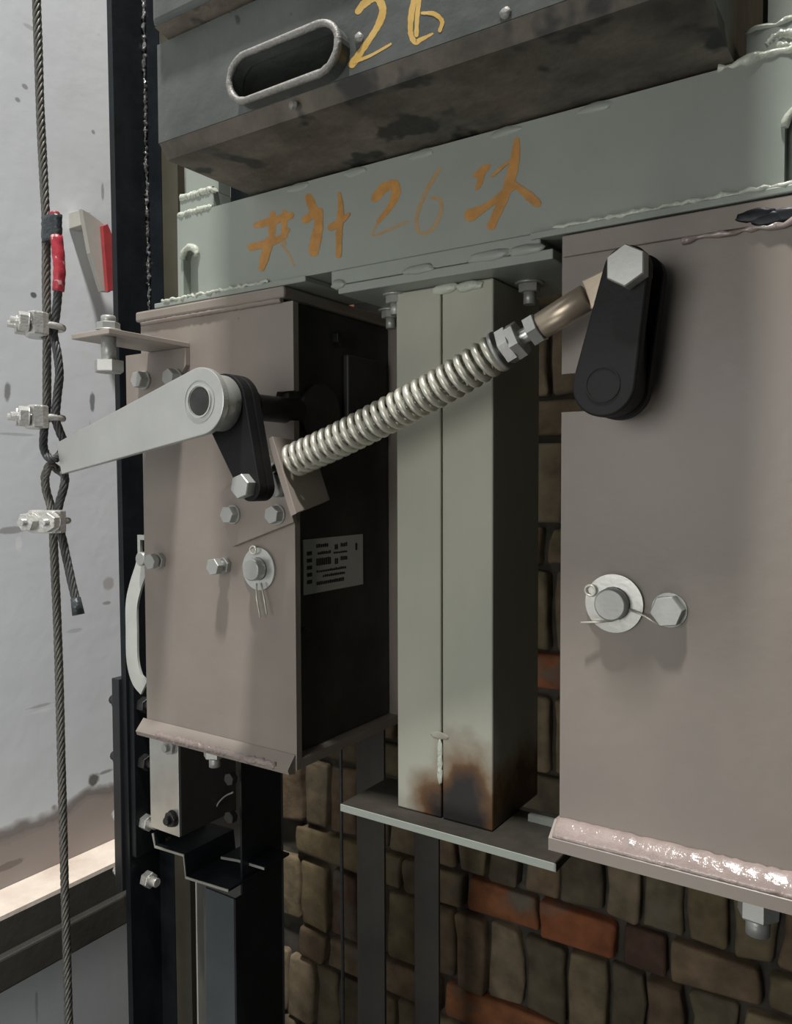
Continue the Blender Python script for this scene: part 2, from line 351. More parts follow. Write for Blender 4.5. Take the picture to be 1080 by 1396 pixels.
for k in range(-6, 8):
    zt = zred + k*per                      # top of a stretcher course; header course above it
    x = XW + random.uniform(0, .05)
    while x < .42:
        wd = .055 + random.uniform(-.006, .008)
        add_brick(x, x+wd, zt+.009, zt+.009+.118, random.choice(greys) if random.random() > .06 else random.choice(reds)); x += wd + random.uniform(.005, .010)
    x = XW + random.uniform(0, .1)
    while x < .42:
        wd = random.choice([.06,.115,.115,.235,.235])
        add_brick(x, x+wd, zt-.052, zt, random.choice(reds) if random.random() > .5 else random.choice(greys)); x += wd + random.uniform(.006, .012)
wb = mw.build('wall_back', M['brick']); wb['kind'] = 'structure'
# ------------------------------------------------------------------ small hardware
def bolt(parent, p, d, af, h, shank=None, sr=None, washer=0, m='zincdull', rot=None, name='bolt', wm=None):
    """p on the surface, d outward; washer then hexagon head, optional protruding stud end"""
    p = Vector(p); d = Vector(d).normalized(); mb = MB(); q = p
    if washer: mb.cyl(p, p+d*washer, af*.62, 28); q = p + d*washer
    mb.hexa(q, q+d*h, af, rot if rot is not None else random.uniform(0, 1))
    q = q + d*h
    if shank: mb.cyl(q - d*.001, q+d*shank, sr or af*.33, 18, ch=.001)
    return mb.build(name, M[m], parent)
def circ(cx, cz, r, Y, n=36, a0=0, a1=2*PI, full=True):
    k = n if full else n+1
    return [Vector((cx + r*math.cos(a0+(a1-a0)*i/n), Y, cz + r*math.sin(a0+(a1-a0)*i/n))) for i in range(k)]
def teardrop(c1, r1, c2, r2, Y, n=24):
    """outline around two circles in a plane Y = const; c = (x, z)"""
    dx, dz = c2[0]-c1[0], c2[1]-c1[1]; L = math.hypot(dx, dz); th = math.atan2(dz, dx); a = math.acos((r1-r2)/L)
    P = [Vector((c2[0]+r2*math.cos(t), Y, c2[1]+r2*math.sin(t))) for t in [th-a + 2*a*i/n for i in range(n+1)]]
    P += [Vector((c1[0]+r1*math.cos(t), Y, c1[1]+r1*math.sin(t))) for t in [th+a + (2*PI-2*a)*i/n for i in range(n+1)]]
    return P
def bead(p0, p1, r, n, parent, m, jit=.3, name='weld_bead', wob=.0012):
    p0, p1 = Vector(p0), Vector(p1)
    pts = [p0.lerp(p1, i/(n-1)) + Vector((0, random.uniform(-1,1)*wob, random.uniform(-1,1)*wob)) for i in range(n)]
    return MB().tube(pts, r, 8, jit=jit).build(name, M[m], parent)
def strokes(lst, Y, parent, m, name='painted_mark', th=.00012):
    """brush strokes; each a list of (px, py, half width px) on the plane Y; thin real paint"""
    mb = MB()
    for i_s, s in enumerate(lst):
        pts = []
        P = [Vector((a, b, c)) for a, b, c in s]; Q = spline(P, 7) if len(P) > 2 else [P[0].lerp(P[1], i/6) for i in range(7)]
        Lf, Rt = [], []
        for i, q in enumerate(Q):
            a = Q[max(0, i-1)]; b = Q[min(len(Q)-1, i+1)]; d = Vector((b.x-a.x, b.y-a.y)).normalized(); nn = Vector((-d.y, d.x))
            hw = q.z*(1+random.uniform(-.12, .12))
            Lf.append(at(q.x+nn.x*hw, q.y+nn.y*hw, Y=Y)); Rt.append(at(q.x-nn.x*hw, q.y-nn.y*hw, Y=Y))
        off = Vector((0, -th-.000083*(i_s%6), 0)); b = mb.bm
        top = [[b.verts.new(p+off) for p in K] for K in (Lf, Rt)]
        fs = []
        for i in range(len(Q)-1):
            fs.append(b.faces.new((top[0][i], top[0][i+1], top[1][i+1], top[1][i])))
        for (q, sg) in ((Q[0], -1), (Q[-1], 1)):          # round ends
            off2 = off + Vector((0, -(.000021 if sg > 0 else .000037), 0))
            ring = [b.verts.new(at(q.x+q.z*math.cos(t), q.y+q.z*math.sin(t), Y=Y)+off2) for t in [2*PI*i/12 for i in range(12)]]
            fs.append(b.faces.new(ring))
        for f in fs:
            f.normal_update()
            if f.normal.y > 0: f.normal_flip()
    return mb.build(name, M[m], parent)
# ------------------------------------------------------------------ key levels on the front plane
z_top = at(600, 198, Y=0).z                # crossbeam top
z_hous = at(383, 391, Y=0).z               # housing top
z_bb = z_hous + .006                       # crossbeam bottom
z_hbot = at(388, 1046, Y=0).z              # left housing bottom
x_bl = at(242, 330, Y=0).x                 # crossbeam left end
# ------------------------------------------------------------------ crossbeam
t = thing('crossbeam', 'pale green painted steel crossbeam with orange handwriting, spanning the frame', 'beam', (x_bl, 0, z_bb))
xs0, xs1 = at(250, 360, Y=0).x, at(270, 360, Y=0).x; zs = at(259, 352, Y=0).z
r = (xs1-xs0)/2
arch = [V(((xs0+xs1)/2 + r*math.cos(a), 0, zs + r*math.sin(a))) for a in [PI*i/10 for i in range(11)]]
xr0 = at(1070, 200, Y=0).x; xr1 = xr0 + (xs1-xs0); zr = at(1082, 172, Y=0).z; r2 = (xr1-xr0)/2
arch2 = [V(((xr0+xr1)/2 + r2*math.cos(a), 0, zr + r2*math.sin(a))) for a in [PI*i/10 for i in range(11)]]
outer = [V((x_bl,0,z_bb)), V((xs0,0,z_bb))] + arch[::-1] + [V((xs1,0,z_bb)), V((xr0,0,z_bb))] + arch2[::-1] + [V((xr1,0,z_bb)), V((.35,0,z_bb)), V((.35,0,z_top)), V((x_bl,0,z_top))]
MB().prism(outer, (0,.010,0)).build('web', M['green'], t)
MB().box(x_bl, .35, .010, .115, z_top-.008, z_top).build('top_flange', M['green'], t)
MB().box(x_bl, .35, .010, .115, z_bb, z_bb+.008).build('bottom_flange', M['green'], t)
MB().box(x_bl+.004, x_bl+.07, .0105, .018, z_bb+.008, z_top-.008).build('backing_plate', M['green'], t)
MB().box(xr0-.02, .34, .0105, .018, z_bb+.008, z_top-.008).build('backing_plate', M['green'], t)
for A, xa, zz in ((arch, xs0, zs), (arch2, xr0, zr)):
    pts = [V((xa, -.001, zz-.012))]; pts = [a + V((0,-.001,0)) for a in A]
    MB().tube(pts, .0035, 8, jit=.3).build('weld_bead', M['greenweld'], t)
# foot plates under the beam
xf0, xf1 = at(213, 412, Y=0).x, at(419, 380, Y=0).x
MB().box(xf0, xf1, -.003, .11, z_hous+.0003, z_bb, .001).build('foot_plate', M['green'], t)
xg0 = at(725, 330, Y=0).x
MB().box(xg0, .36, -.004, .11, z_hous+.0003, z_bb, .001).build('foot_plate', M['green'], t)
bead((xg0+.02, -.002, z_bb+.001), (.34, -.002, z_bb+.001), .0022, 130, t, 'greenweld', .35)
bead((xf0+.012, -.002, z_bb+.001), (xf1-.05, -.002, z_bb+.001), .0018, 60, t, 'greenweld', .3)
# spacer plate in the middle with weld tacks
xm0, xm1 = at(453, 392, Y=0).x, at(738, 345, Y=0).x
z_sp = z_bb - .0145
MB().box(xm0, xm1, -.0015, .10, z_sp, z_bb-.0003, .0012).build('spacer_plate', M['green'], t)
def blob(p, sx, sz, parent, m='greenweld', dy=.004):
    b = MB(); c = bmesh.ops.create_icosphere(b.bm, subdivisions=3, radius=1)
    for v in b.bm.verts:
        n = noise.noise(v.co*1.7 + Vector(p)*40)*.3 + 1; v.co = Vector((v.co.x*sx*n, v.co.y*dy, v.co.z*sz*n)) + Vector(p)
    for f in b.bm.faces: f.smooth = True
    return b.build('weld_tack', M[m], parent)
for (px, py, wpx) in ((570, 368, 22), (668, 349, 26), (718, 341, 20), (462, 388, 12)):
    p = at(px, py, Y=-.001); blob(p, wpx*.0008, .0048, t, 'green', .003)
for (px, py) in ((405, 241), (483, 232), (573, 208), (688, 182), (812, 150)):
    p = at(px, py, Y=-.001); blob((p.x, .0012, z_top-.0035), .016, .0045, t, 'green', .0025)
# end step plates and uprights above the beam
xe = at(291, 280, Y=.004).x
zst = z_top + .020
MB().box(x_bl, xe, .004, .04, z_top, zst, .001).build('step_plate', M['green'], t)
bead((x_bl+.001, .002, z_top+.001), (xe, .002, z_top+.001), .0035, 40, t, 'greenweld', .18, wob=.0007)
bead((x_bl+.001, .006, zst+.001), (xe, .006, zst+.001), .0042, 40, t, 'greenweld', .18, wob=.0008)
MB().box(x_bl+.002, xe, .012, .03, zst, .95).build('upright', M['green'], t)
MB().box(xe+.0003, -.607, .03, .11, z_top+.0003, .95).build('gap_shade_block', M['black'], t)  # added black block standing in for the shadow in the gap
xq = at(1017, 75, Y=.004).x
MB().box(xq, .34, .004, .04, z_top, z_top+.022, .001).build('step_plate', M['green'], t)
bead((at(978,109,Y=0).x, .001, z_top+.001), (.33, .001, z_top+.001), .0032, 90, t, 'greenweld', .45)
bead((xq, .005, z_top+.023), (.33, .005, z_top+.023), .0022, 70, t, 'greenweld', .5)
ll = [at(a, b, Y=.006) for a, b in ((1046,62),(1058,50),(1075,47),(1092,50),(1100,56),(1080,62),(1060,64))]
MB().tube(spline(ll, 5), .0035, 8, jit=.35).build('weld_bead', M['greenweld'], t)
MB().box(at(1047, 30, Y=.012).x, .34, .012, .03, z_top+.022, .95).build('upright', M['green'], t)
# the writing: 共计 26 块
W = []
W += [[(372,292,4),(371,325,5)], [(388,288,2.5),(388,322,4.5)], [(350,307,4),(372,301,6),(396,294,5)],
      [(343,337,5),(368,331,5),(382,325,4),(394,313,2)], [(366,330,6),(362,348,6),(357,366,4)], ]
W += [[(421,269,5),(424,276,6),(427,284,6)], [(416,300,5),(428,292,6),(436,288,5)], [(436,290,4.5),(434,310,6),(429,335,7),(428,343,7)], [(436,310,5),(431,330,7)],
      [(463,264,2),(465,285,4),(463,310,4.5),(462,348,4)], [(452,310,5),(465,302,4),(476,292,2)]]
W += [[(511,271,5),(524,256,6.5),(538,251,6.5)], [(539,252,6),(540,264,6),(532,282,4),(516,302,2.5)]]
W += [[(647,240,2.5),(661,230,5),(668,226,2)], [(657,236,5),(654,250,4),(650,258,2)], [(705,192,4),(701,225,6.5),(690,262,6.5),(670,308,6)],
      [(641,294,8),(664,281,5),(690,262,5),(703,252,4)], [(704,253,4),(722,268,6),(732,277,6)], [(672,240,2),(690,224,2),(706,216,3)]]
for g in (W[0:5], W[5:11], W[11:13], W[13:]): strokes(g, 0, t, 'orange', 'handwriting')
strokes([[(516,302,1.8),(508,320,1.6),(525,316,1.8),(556,302,1.8)]], 0, t, 'orangelight', 'handwriting')
strokes([[(600,230,2.4),(590,245,2.8),(575,275,2.6),(568,300,2.4),(573,318,2.2),(590,312,2.4),(601,290,2.6),(600,272,2.4),(588,270,2.2)]], 0, t, 'orangelight', 'handwriting')
strokes([[(384,334,1.6),(394,346,1.6),(401,362,1.4)], [(388,332,2.5),(384,322,2.5)]], 0, t, 'orangelight', 'handwriting')
# ------------------------------------------------------------------ counterweight blocks
YB = -.117
zwb = at(600, 91, Y=YB).z
zwb = max(zwb, z_top + .003)
xw0 = at(216, 180, Y=YB).x; xw1 = -.120
z_split = at(210, 62, Y=YB).z
t = thing('counterweight_block', 'lower grey counterweight block with a slot handle and painted 26, resting on the crossbeam', 'weight', ((xw0+xw1)/2, 0, zwb))
ztc = at(390, 51, Y=YB-.013).z; zbc = at(390, 117, Y=YB-.013).z; sr = (ztc-zbc)/2; zmid = (ztc+zbc)/2
sx0 = at(313, 112, Y=YB-.013).x + sr; sx1 = at(461, 58, Y=YB-.013).x - sr
def stadium(rr, Y, n=16):
    P = [V((sx1 + rr*math.cos(a), Y, zmid + rr*math.sin(a))) for a in [-PI/2 + PI*i/n for i in range(n+1)]]
    P += [V((sx0 + rr*math.cos(a), Y, zmid + rr*math.sin(a))) for a in [PI/2 + PI*i/n for i in range(n+1)]]
    return P
zlt = z_split - .001; zbase = zwb + .012
mb = MB()
mb.prism([V((xw0,YB,zbase)), V((xw1,YB,zbase)), V((xw1,YB,zlt)), V((xw0,YB,zlt))], (0,.13,0), holes=[stadium(sr-.002, YB)[::-1]])
mb.box(xw0, xw1, YB+.1303, .115, zbase, zlt)
mb.build('body', M['weight'], t)
# tapered, grimy base edge
b = MB()
b.prism([V((xw0,YB+.001,zbase)), V((xw0,YB+.010,zwb)), V((xw0,.114,zwb)), V((xw0,.114,zbase))], (xw1-xw0,0,0))
b.build('underside', M['weightunder'], t)
MB().tube(stadium(sr, YB-.0130), .0030, 8, closed=True, jit=.12).build('handle_rim', M['ring'], t)
mb = MB(); mb.prism(stadium(sr+.0015, YB-.0125), (0,.0122,0), holes=[stadium(sr-.0025, YB-.0125)[::-1]]); mb.build('handle_collar', M['weight'], t)
for (px, py) in ((400,143),(490,52),(690,18)):
    blob(at(px, py, Y=YB), .004, .004, t, 'ring', .003)
strokes([[(488,16,4),(497,5,5),(513,-3,5.5),(522,12,5),(517,32,4.5),(503,55,4),(480,88,5)], [(484,84,3),(505,76,2),(530,62,1.6),(533,60,1.6)]], YB, t, 'yellow', 'handwriting')
strokes([[(566,-6,4),(561,20,4),(560,45,3.5),(566,57,4),(574,54,3),(590,46,1.4)], [(572,-4,3),(569,25,3),(568,48,3)], [(576,18,2),(592,19,3),(603,29,3),(600,42,2.5)]], YB, t, 'yellow', 'handwriting')
xu0 = at(205, 30, Y=YB-.014).x
u = thing('counterweight_block', 'upper counterweight block, only its lower edge showing at the top left above the slotted block', 'weight', ((xw0+xw1)/2, 0, z_split))
MB().box(xu0, xw1+.004, YB-.014, .115, z_split+.006, z_split+.80, .006, 3).build('body', M['weight'], u)  # stretched up out of view so the stack's shadow reaches the beam
MB().prism([V((xu0+.003,YB-.012,z_split+.006)), V((xu0+.003,YB+.014,z_split)), V((xu0+.003,.11,z_split)), V((xu0+.003,.11,z_split+.006))], (xw1-xu0-.003,0,0)).build('lower_lip', M['weightunder'], u)
# ------------------------------------------------------------------ left housing
XL0 = at(196, 700, Y=0).x; XL1 = at(402, 700, Y=0).x
ZP = at(385, 557, Y=0)                     # shaft centre on the front face
YARM = -.115
piv = at(272, 547, Y=YARM); XS, ZS = piv.x, piv.z
t = thing('safety_gear_housing', 'left primer-painted steel housing with a small white data label in its open side', 'housing', (XL0, 0, z_hbot))
zn0 = at(403, 573, Y=0).z; zn1 = at(403, 532, Y=0).z
xn = XS - .010
zt_ = z_hous - .016
prof = [V((XL0,0,z_hbot)), V((XL1,0,z_hbot)), V((XL1,0,zn0)), V((xn,0,zn0)), V((xn-.006,0,(zn0+zn1)/2)), V((xn,0,zn1)), V((XL1,0,zn1)), V((XL1,0,zt_)), V((XL0,0,zt_))]
MB().prism(prof, (0,.008,0)).build('front_plate', M['pink'], t)
xt0 = at(185, 425, Y=-.003).x; xt1 = at(386, 392, Y=-.003).x + .002
MB().box(xt0, xt1, -.004, .20, z_hous-.012, z_hous, .0025).build('top_plate', M['pink'], t)
bead((xt0+.008,-.0005,z_hous-.0135),(xt1-.006,-.0005,z_hous-.0135), .0030, 60, t, 'pink', .08, wob=.0003)
MB().box(XL0, XL1, .0085, .20, z_hbot, z_hbot+.010).build('bottom_plate', M['pink'], t)
# flared lower lip
lz = z_hbot
MB().prism([V((XL0-.006,-.010,lz-.002)), V((XL0-.006,-.012,lz+.003)), V((XL0-.006,-.0005,lz+.016)), V((XL0-.006,-.0005,lz-.004))], (XL1-XL0+.004,0,0)).build('lower_lip', M['pink'], t)
bead((XL0+.03,-.009,lz+.004),(XL1-.02,-.009,lz+.004), .0036, 60, t, 'pinkweld', .3)
MB().box(XL0, XL1, .192, .20, z_hbot+.010, z_hous-.012).build('rear_plate', M['pink'], t)
xi = XL1 - .014
MB().box(XL0+.05, xi, .0085, .190, z_hbot+.011, z_hous-.013).build('safety_block', M['inner'], t)
# inner bosses and ledges of the block
MB().box(xi, xi+.008, .10, .165, at(450,600,X=xi).z, at(450,480,X=xi).z, .002).cyl((xi, .055, ZS), (xi+.006, .055, ZS), .032, 32).build('boss', M['inner'], t)
bolt(t, at(459, 462, X=xi), (1,0,0), .016, .008, m='darksteel')
bolt(t, at(403, 870, X=xi)+V((0,.01,0)), (1,0,0), .018, .006, m='darksteel')
# data label
la, lb = at(414, 812, X=xi+.001), at(495, 796, X=xi+.001); ltz = at(414, 736, X=xi+.001).z
zl0 = (la.z+lb.z)/2
lab = MB().box(xi, xi+.0012, la.y, lb.y, zl0, ltz).build('data_label', M['label'], t); lab['label'] = 'grey printed data label'
mb = MB(); ly = lambda f: la.y + (lb.y-la.y)*f; lzz = lambda f: ltz + (zl0-ltz)*f
for i in range(5): mb.box(xi+.0012, xi+.0015, ly(.05), ly(.13), lzz(.22+.13*i), lzz(.29+.13*i))
for (a0, a1, b0, b1) in ((.2,.4,.10,.17),(.22,.44,.24,.30),(.50,.56,.14,.24),(.60,.72,.12,.2),(.48,.72,.28,.32),(.2,.44,.36,.50),(.50,.56,.40,.52),(.60,.72,.38,.46),(.2,.70,.58,.63),(.3,.68,.68,.73),(.2,.66,.79,.86),(.86,.90,.15,.30)):
    n = max(1, int((a1-a0)/.03))
    for k in range(n):
        f0 = a0+(a1-a0)*k/n; mb.box(xi+.0012, xi+.0015, ly(f0), ly(f0+(a1-a0)/n*.72), lzz(b0+random.uniform(0,.015)), lzz(b1))
mb.build('print', M['ink'], lab)
# hexagon bolts on the front face
def fpt(px, py, Y): p = at(px, py, Y=Y); return V((p.x, 0, p.z))
def face_bolt(parent, px, py, af, h, wash=.0015, base=0.0, name='bolt', m='zincdull', stand=0):
    p = at(px, py, Y=base-wash-h-stand); p = V((p.x, base, p.z))
    if stand:
        mbb = MB(); mbb.cyl(p, p+V((0,-stand,0)), af*.36, 18); mbb.hexa(p+V((0,-.0005,0)), p+V((0,-.006,0)), af, .3)
        mbb.hexa(p+V((0,-stand,0)), p+V((0,-stand-h,0)), af, .2); return mbb.build(name, M[m], parent)
    return bolt(parent, p, (0,-1,0), af, h, washer=wash, m=m, name=name)
face_bolt(t, 289, 773, .0165, .008, 0, stand=.012)
face_bolt(t, 203, 766, .0165, .007, 0, stand=.010)
# pin with washer and split pin
def pin(parent, px, py, r, wr, h, legs, ringpt):
    p = at(px, py, Y=-h-.003); p = V((p.x, 0, p.z))
    pn = MB().cyl(p, p+V((0,-h-.003,0)), r, 32, ch=.0015).build('pin', M['zincdull'], parent)
    q = p
    MB().ring(q+V((0,-.0003,0)), q+V((0,-.003,0)), r+.0004, wr, 40).build('washer', M['zinc'], pn)
    yh = -h*.55
    mb = MB()
    c = at(*ringpt, Y=yh); c = V((c.x, yh, c.z)); rr = .0042
    mb.tube([c + V((rr*math.cos(a), 0, rr*math.sin(a))) for a in [2*PI*i/16 for i in range(16)]], .0011, 6, closed=True)
    sp_ = mb.build('split_pin', M['springm'], parent)
    for L in legs:
        pts = [at(a, b, Y=yh-.002*k) for k, (a, b) in enumerate(L)]
        MB().tube(pts, .0010, 6).build('split_pin_leg', M['springm'], sp_)
    return pn
p346 = pin(t, 341, 777, .0118, .0225, .012, [[(350,795),(350,815),(355,842)], [(356,795),(360,815),(364,838)]], (345,750))
# bolt under the bottom plate
pbz = at(291, 1030, Y=.008)
mb = MB(); q = V((pbz.x, .010, z_hbot-.0005)); mb.cyl(q, q+V((0,0,-.003)), .014, 24); mb.hexa(q+V((0,0,-.003)), q+V((0,0,-.013)), .022, .3); mb.cyl(q+V((0,0,-.013)), q+V((0,0,-.024)), .0065, 16); mb.build('bolt', M['zincdull'], t)
# ------------------------------------------------------------------ right housing
XR0 = at(765, 700, Y=0).x; z_rb = at(760, 1136, Y=0).z
t = thing('safety_gear_housing', 'wide right primer-painted steel housing with a glossy lower lip, behind the black teardrop crank', 'housing', (XR0, 0, z_rb))
zm0 = at(768, 562, Y=0).z; zm1 = at(768, 510, Y=0).z; xnr = at(835, 540, Y=0).x
rr_ = (zm1-zm0)/2; zmm = (zm0+zm1)/2
arc = [V((xnr + rr_*math.sin(a), 0, zmm - rr_*math.cos(a))) for a in [PI*i/12 for i in range(13)]]
prof = [V((XR0,0,zm0)), V((XR0,0,z_rb)), V((.33,0,z_rb)), V((.33,0,z_hous-.001)), V((XR0,0,z_hous-.001)), V((XR0,0,zm1))] + arc[::-1]
MB().prism(prof, (0,.008,0)).build('front_plate', M['pink'], t)
MB().box(XR0, .33, .0085, .20, z_hous-.012, z_hous-.001).build('inner_flange', M['pink'], t)
MB().box(XR0, .33, .0085, .20, z_rb, z_rb+.01).build('inner_flange', M['pink'], t)
MB().box(.03, .33, .0085, .19, z_rb+.011, z_hous-.013).build('safety_block', M['inner'], t)
# top band and seam weld
MB().box(XR0+.001, .33, -.003, -.0003, z_hous-.018, z_hous-.001, .001).build('top_band', M['pink'], t)
a = at(930, 338, Y=-.001); bead((a.x,-.002,z_hous-.020),(.32,-.002,z_hous-.020), .0022, 90, t, 'pinkweld', .5, wob=.0014)
for (px, py) in ((1030,293),(1050,297),(1072,292)):
    blob(at(px, py, Y=-.003), .013, .0045, t, 'black', .0009)
# lower lip with rough glossy bead
lz = z_rb
MB().prism([V((XR0-.004,-.014,lz-.009)), V((XR0-.004,-.014,lz+.001)), V((XR0-.004,-.0005,lz+.012)), V((XR0-.004,.19,lz+.0)), V((XR0-.004,.19,lz-.009))], (.33-XR0,0,0)).build('lower_lip', M['pink'], t)
b = MB(); n = 190; x0, x1 = XR0-.001, .32; rows = []
for i in range(n):
    x = x0 + (x1-x0)*i/(n-1); k = min(1, .15 + .85*i/(n*.42)); row = []
    for j, (y, z) in enumerate(((-.0135, .0012), (-.0125,.0045), (-.009,.0085), (-.005,.012), (-.0005,.0145+.002*k))):
        nn = noise.noise(Vector((x*150, j*2.1, 3)))*.0016*(.4+k); row.append(b.bm.verts.new((x, y-abs(nn)*(j > 0), lz+z+nn)))
    rows.append(row)
for a_, c_ in zip(rows[:-1], rows[1:]):
    for j in range(4): f = b.bm.faces.new((a_[j], c_[j], c_[j+1], a_[j+1])); f.smooth = True
base = [b.bm.verts.new((x, -.0004, lz+.0015)) for x in (x0, x1)]
o = b.build('weld_bead', M['pinkweld'], t); md = o.modifiers.new('solid', 'SOLIDIFY'); md.thickness = .0012; md.offset = -1
# pin, washer, bolt
pin(t, 831, 825, .0128, .0232, .010, [[(858,831),(880,840),(900,853)], [(835,846),(815,848),(792,849)]], (805,805))
face_bolt(t, 908, 834, .0215, .009, .0015)
pbz = at(1034, 1222, Y=.004); q = V((pbz.x, .004, z_rb-.0092))
mb = MB(); mb.hexa(q, q+V((0,0,-.016)), .025, .9); mb.cyl(q+V((0,0,-.015)), q+V((0,0,-.029)), .0085, 16); mb.build('bolt', M['zincdull'], t)
# ------------------------------------------------------------------ centre column
YC = .024
xc0 = at(541, 700, Y=YC).x; xc1 = at(672, 700, Y=YC).x; yc1 = at(735, 700, X=xc1).y
zc0 = at(600, 1115, Y=YC).z; z_pl = z_sp - .009
t = thing('twin_channel_column', 'pale green twin-channel column with a scorched foot, bolted under the crossbeam', 'column', ((xc0+xc1)/2, .07, zc0))
xmid = at(602, 700, Y=YC).x
scorch(M['column'], (xc0+xc1)/2+.022, zc0-.005)
for a, b_ in ((xc0, xmid-.0008), (xmid+.0008, xc1)):
    MB().box(a, b_, YC, yc1, zc0, z_pl-.0005, .0015).build('channel', M['column'], t)
xp0 = at(461, 400, Y=-.002).x; xp1 = at(754, 352, Y=-.002).x
MB().box(xp0, xp1, -.002, .12, z_pl, z_sp-.0006, .001).build('top_plate', M['green'], t)
for (px, py) in ((608, 389), (640, 386)):
    p = at(px, py+4, Y=YC); blob(p, .014, .005, t)
for px, py, yy in ((722, 395, .06), (540, 405, .03), (533, 412, .085)):
    p = at(px, py, Y=yy); q = V((p.x, yy, z_pl)); mb = MB(); mb.cyl(q, q+V((0,0,-.002)), .013, 24); mb.hexa(q+V((0,0,-.002)), q+V((0,0,-.009)), .017, .2); mb.cyl(q+V((0,0,-.009)), q+V((0,0,-.020)), .0055, 14); mb.build('bolt', M['zincdull'], t)
for py in (1022, 1040, 1055):
    p = at(600, py, Y=YC); blob(p, .0028, .010, t, 'greenweld', .0014)
p = at(600, 1003, Y=YC); blob(p, .010, .0035, t, 'column', .0006)
xb0 = at(465, 1097, Y=.0).x; xb1 = at(759, 1167, Y=0).x; 
yb1 = at(720, 1119, Z=zc0).y+.02
MB().box(xb0, xb1, 0, yb1, zc0-.0075, zc0-.0004).build('base_plate', M['sooty_shaded'], t)
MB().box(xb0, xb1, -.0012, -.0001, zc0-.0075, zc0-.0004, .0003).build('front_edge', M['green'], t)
rq = at(720, 1119, Z=zc0); MB().box(rq.x, xb1+.05, rq.y, rq.y+.006, zc0-.0003, zc0+.006).build('rear_strip', M['green'], t)
# ------------------------------------------------------------------ trip lever (arm, shaft, black crank)
YF = -.086                                   # front of the left crank
t = thing('trip_lever', 'flat zinc trip arm on a shaft with a black crank, pulled by the wire rope', 'lever', (XS, YARM, ZS))
tip = at(80, 625, Y=YARM); rt = .0170
# straight tapering arm, square tip
dx, dz = tip.x-XS, tip.z-ZS; L = math.hypot(dx, dz); th = math.atan2(dz, dx); R0 = .0305
a_ = math.acos(min(1, (R0-rt)/L)) 
P = [V((XS+R0*math.cos(tt), YARM, ZS+R0*math.sin(tt))) for tt in [th+a_ + (2*PI-2*a_)*i/30 for i in range(31)]]
nx, nz = -math.sin(th), math.cos(th)
P += [V((tip.x-nx*rt, YARM, tip.z-nz*rt)), V((tip.x+nx*rt, YARM, tip.z+nz*rt))]
MB().prism(P[::-1], (0,.007,0), bev=.0008).build('arm', M['steel'], t)
MB().cyl((XS,YARM+.0075,ZS), (XS,YF-.0003,ZS), .026, 40, ch=.0015).build('collar', M['steel'], t)
MB().cyl((XS,YF+.0208,ZS), (XS,YF+.034,ZS), .0180, 40).build('hub', M['blackrubber'], t)
MB().ring((XS,YARM-.0012,ZS), (XS,YARM-.0002,ZS), .0138, .0150, 40).build('circlip', M['zinc'], t)
MB().cyl((XS,YARM-.0006,ZS), (XS,.02,ZS), .0130, 36, ch=.0006).build('shaft', M['darksteel'], t)
for rr2 in (.0195,): MB().ring((XS,YARM-.0004,ZS), (XS,YARM-.0001,ZS), .0185, .0192, 40).build('ring_mark', M['zincdull'], t)
bl = at(326, 663, Y=YF-.010); XB, ZB = bl.x, bl.z
c2 = (XB+.0030, ZB-.001)
MB().prism(teardrop((XS,ZS), .0280, c2, .0130, YF), (0,.009,0), bev=.001).build('crank_plate', M['blackrubber'], t)
MB().prism(teardrop((XS,ZS), .0280, c2, .0130, YF+.0115), (0,.009,0), bev=.001).build('crank_plate', M['blackrubber'], t)
MB().prism(teardrop((XS,ZS), .0276, c2, .0126, YF+.0092), (0,.0021,0)).build('crank_web', M['blackrubber'], t)
bolt(t, (XB, YF, ZB), (0,-1,0), .0200, .010, washer=0, m='zincdull', name='clevis_bolt', rot=.3)
# ------------------------------------------------------------------ right crank
YR = -.058
c1 = at(853, 366, Y=YR); c2 = at(822, 524, Y=YR); r1 = 22*.6/1088*1.0; r2 = .0232
t = thing('crank_lever', 'black teardrop crank with a large hexagon bolt on the right housing', 'lever', (c2.x, YR, c2.z))
r1 = .0165
MB().prism(teardrop((c1.x,c1.z), r1, (c2.x,c2.z), r2, YR), (0,.011,0), bev=.0015).build('crank_plate', M['blackrubber'], t)
MB().prism(teardrop((c1.x,c1.z), r1+.001, (c2.x,c2.z), r2, YR+.032), (0,.012,0), bev=.0015).build('crank_plate', M['blackrubber'], t)
MB().prism(teardrop((c2.x*.55+c1.x*.45, c2.z*.55+c1.z*.45), .015, (c2.x,c2.z), .0215, YR+.0113), (0,.0204,0)).build('crank_web', M['blackrubber'], t)
MB().ring((c2.x,YR-.0008,c2.z), (c2.x,YR+.0004,c2.z), .0118, .0128, 40).cyl((c2.x,YR+.0003,c2.z), (c2.x,YR-.0003,c2.z), .0117, 36).build('shaft_end', M['blackrubber'], t)
MB().cyl((c2.x,YR+.0445,c2.z), (c2.x,.03,c2.z), .0125, 32).build('shaft', M['darksteel'], t)
hb = at(852, 361, Y=YR-.012)
bolt(t, (hb.x, YR, hb.z), (0,-1,0), .0255, .012, washer=0, m='zincdull', name='clevis_bolt', rot=PI/6)
MB().cyl((c1.x,YR+.0112,c1.z), (c1.x,YR+.0318,c1.z), .0065, 20).build('clevis_pin', M['zincdull'], t)
RB = c1
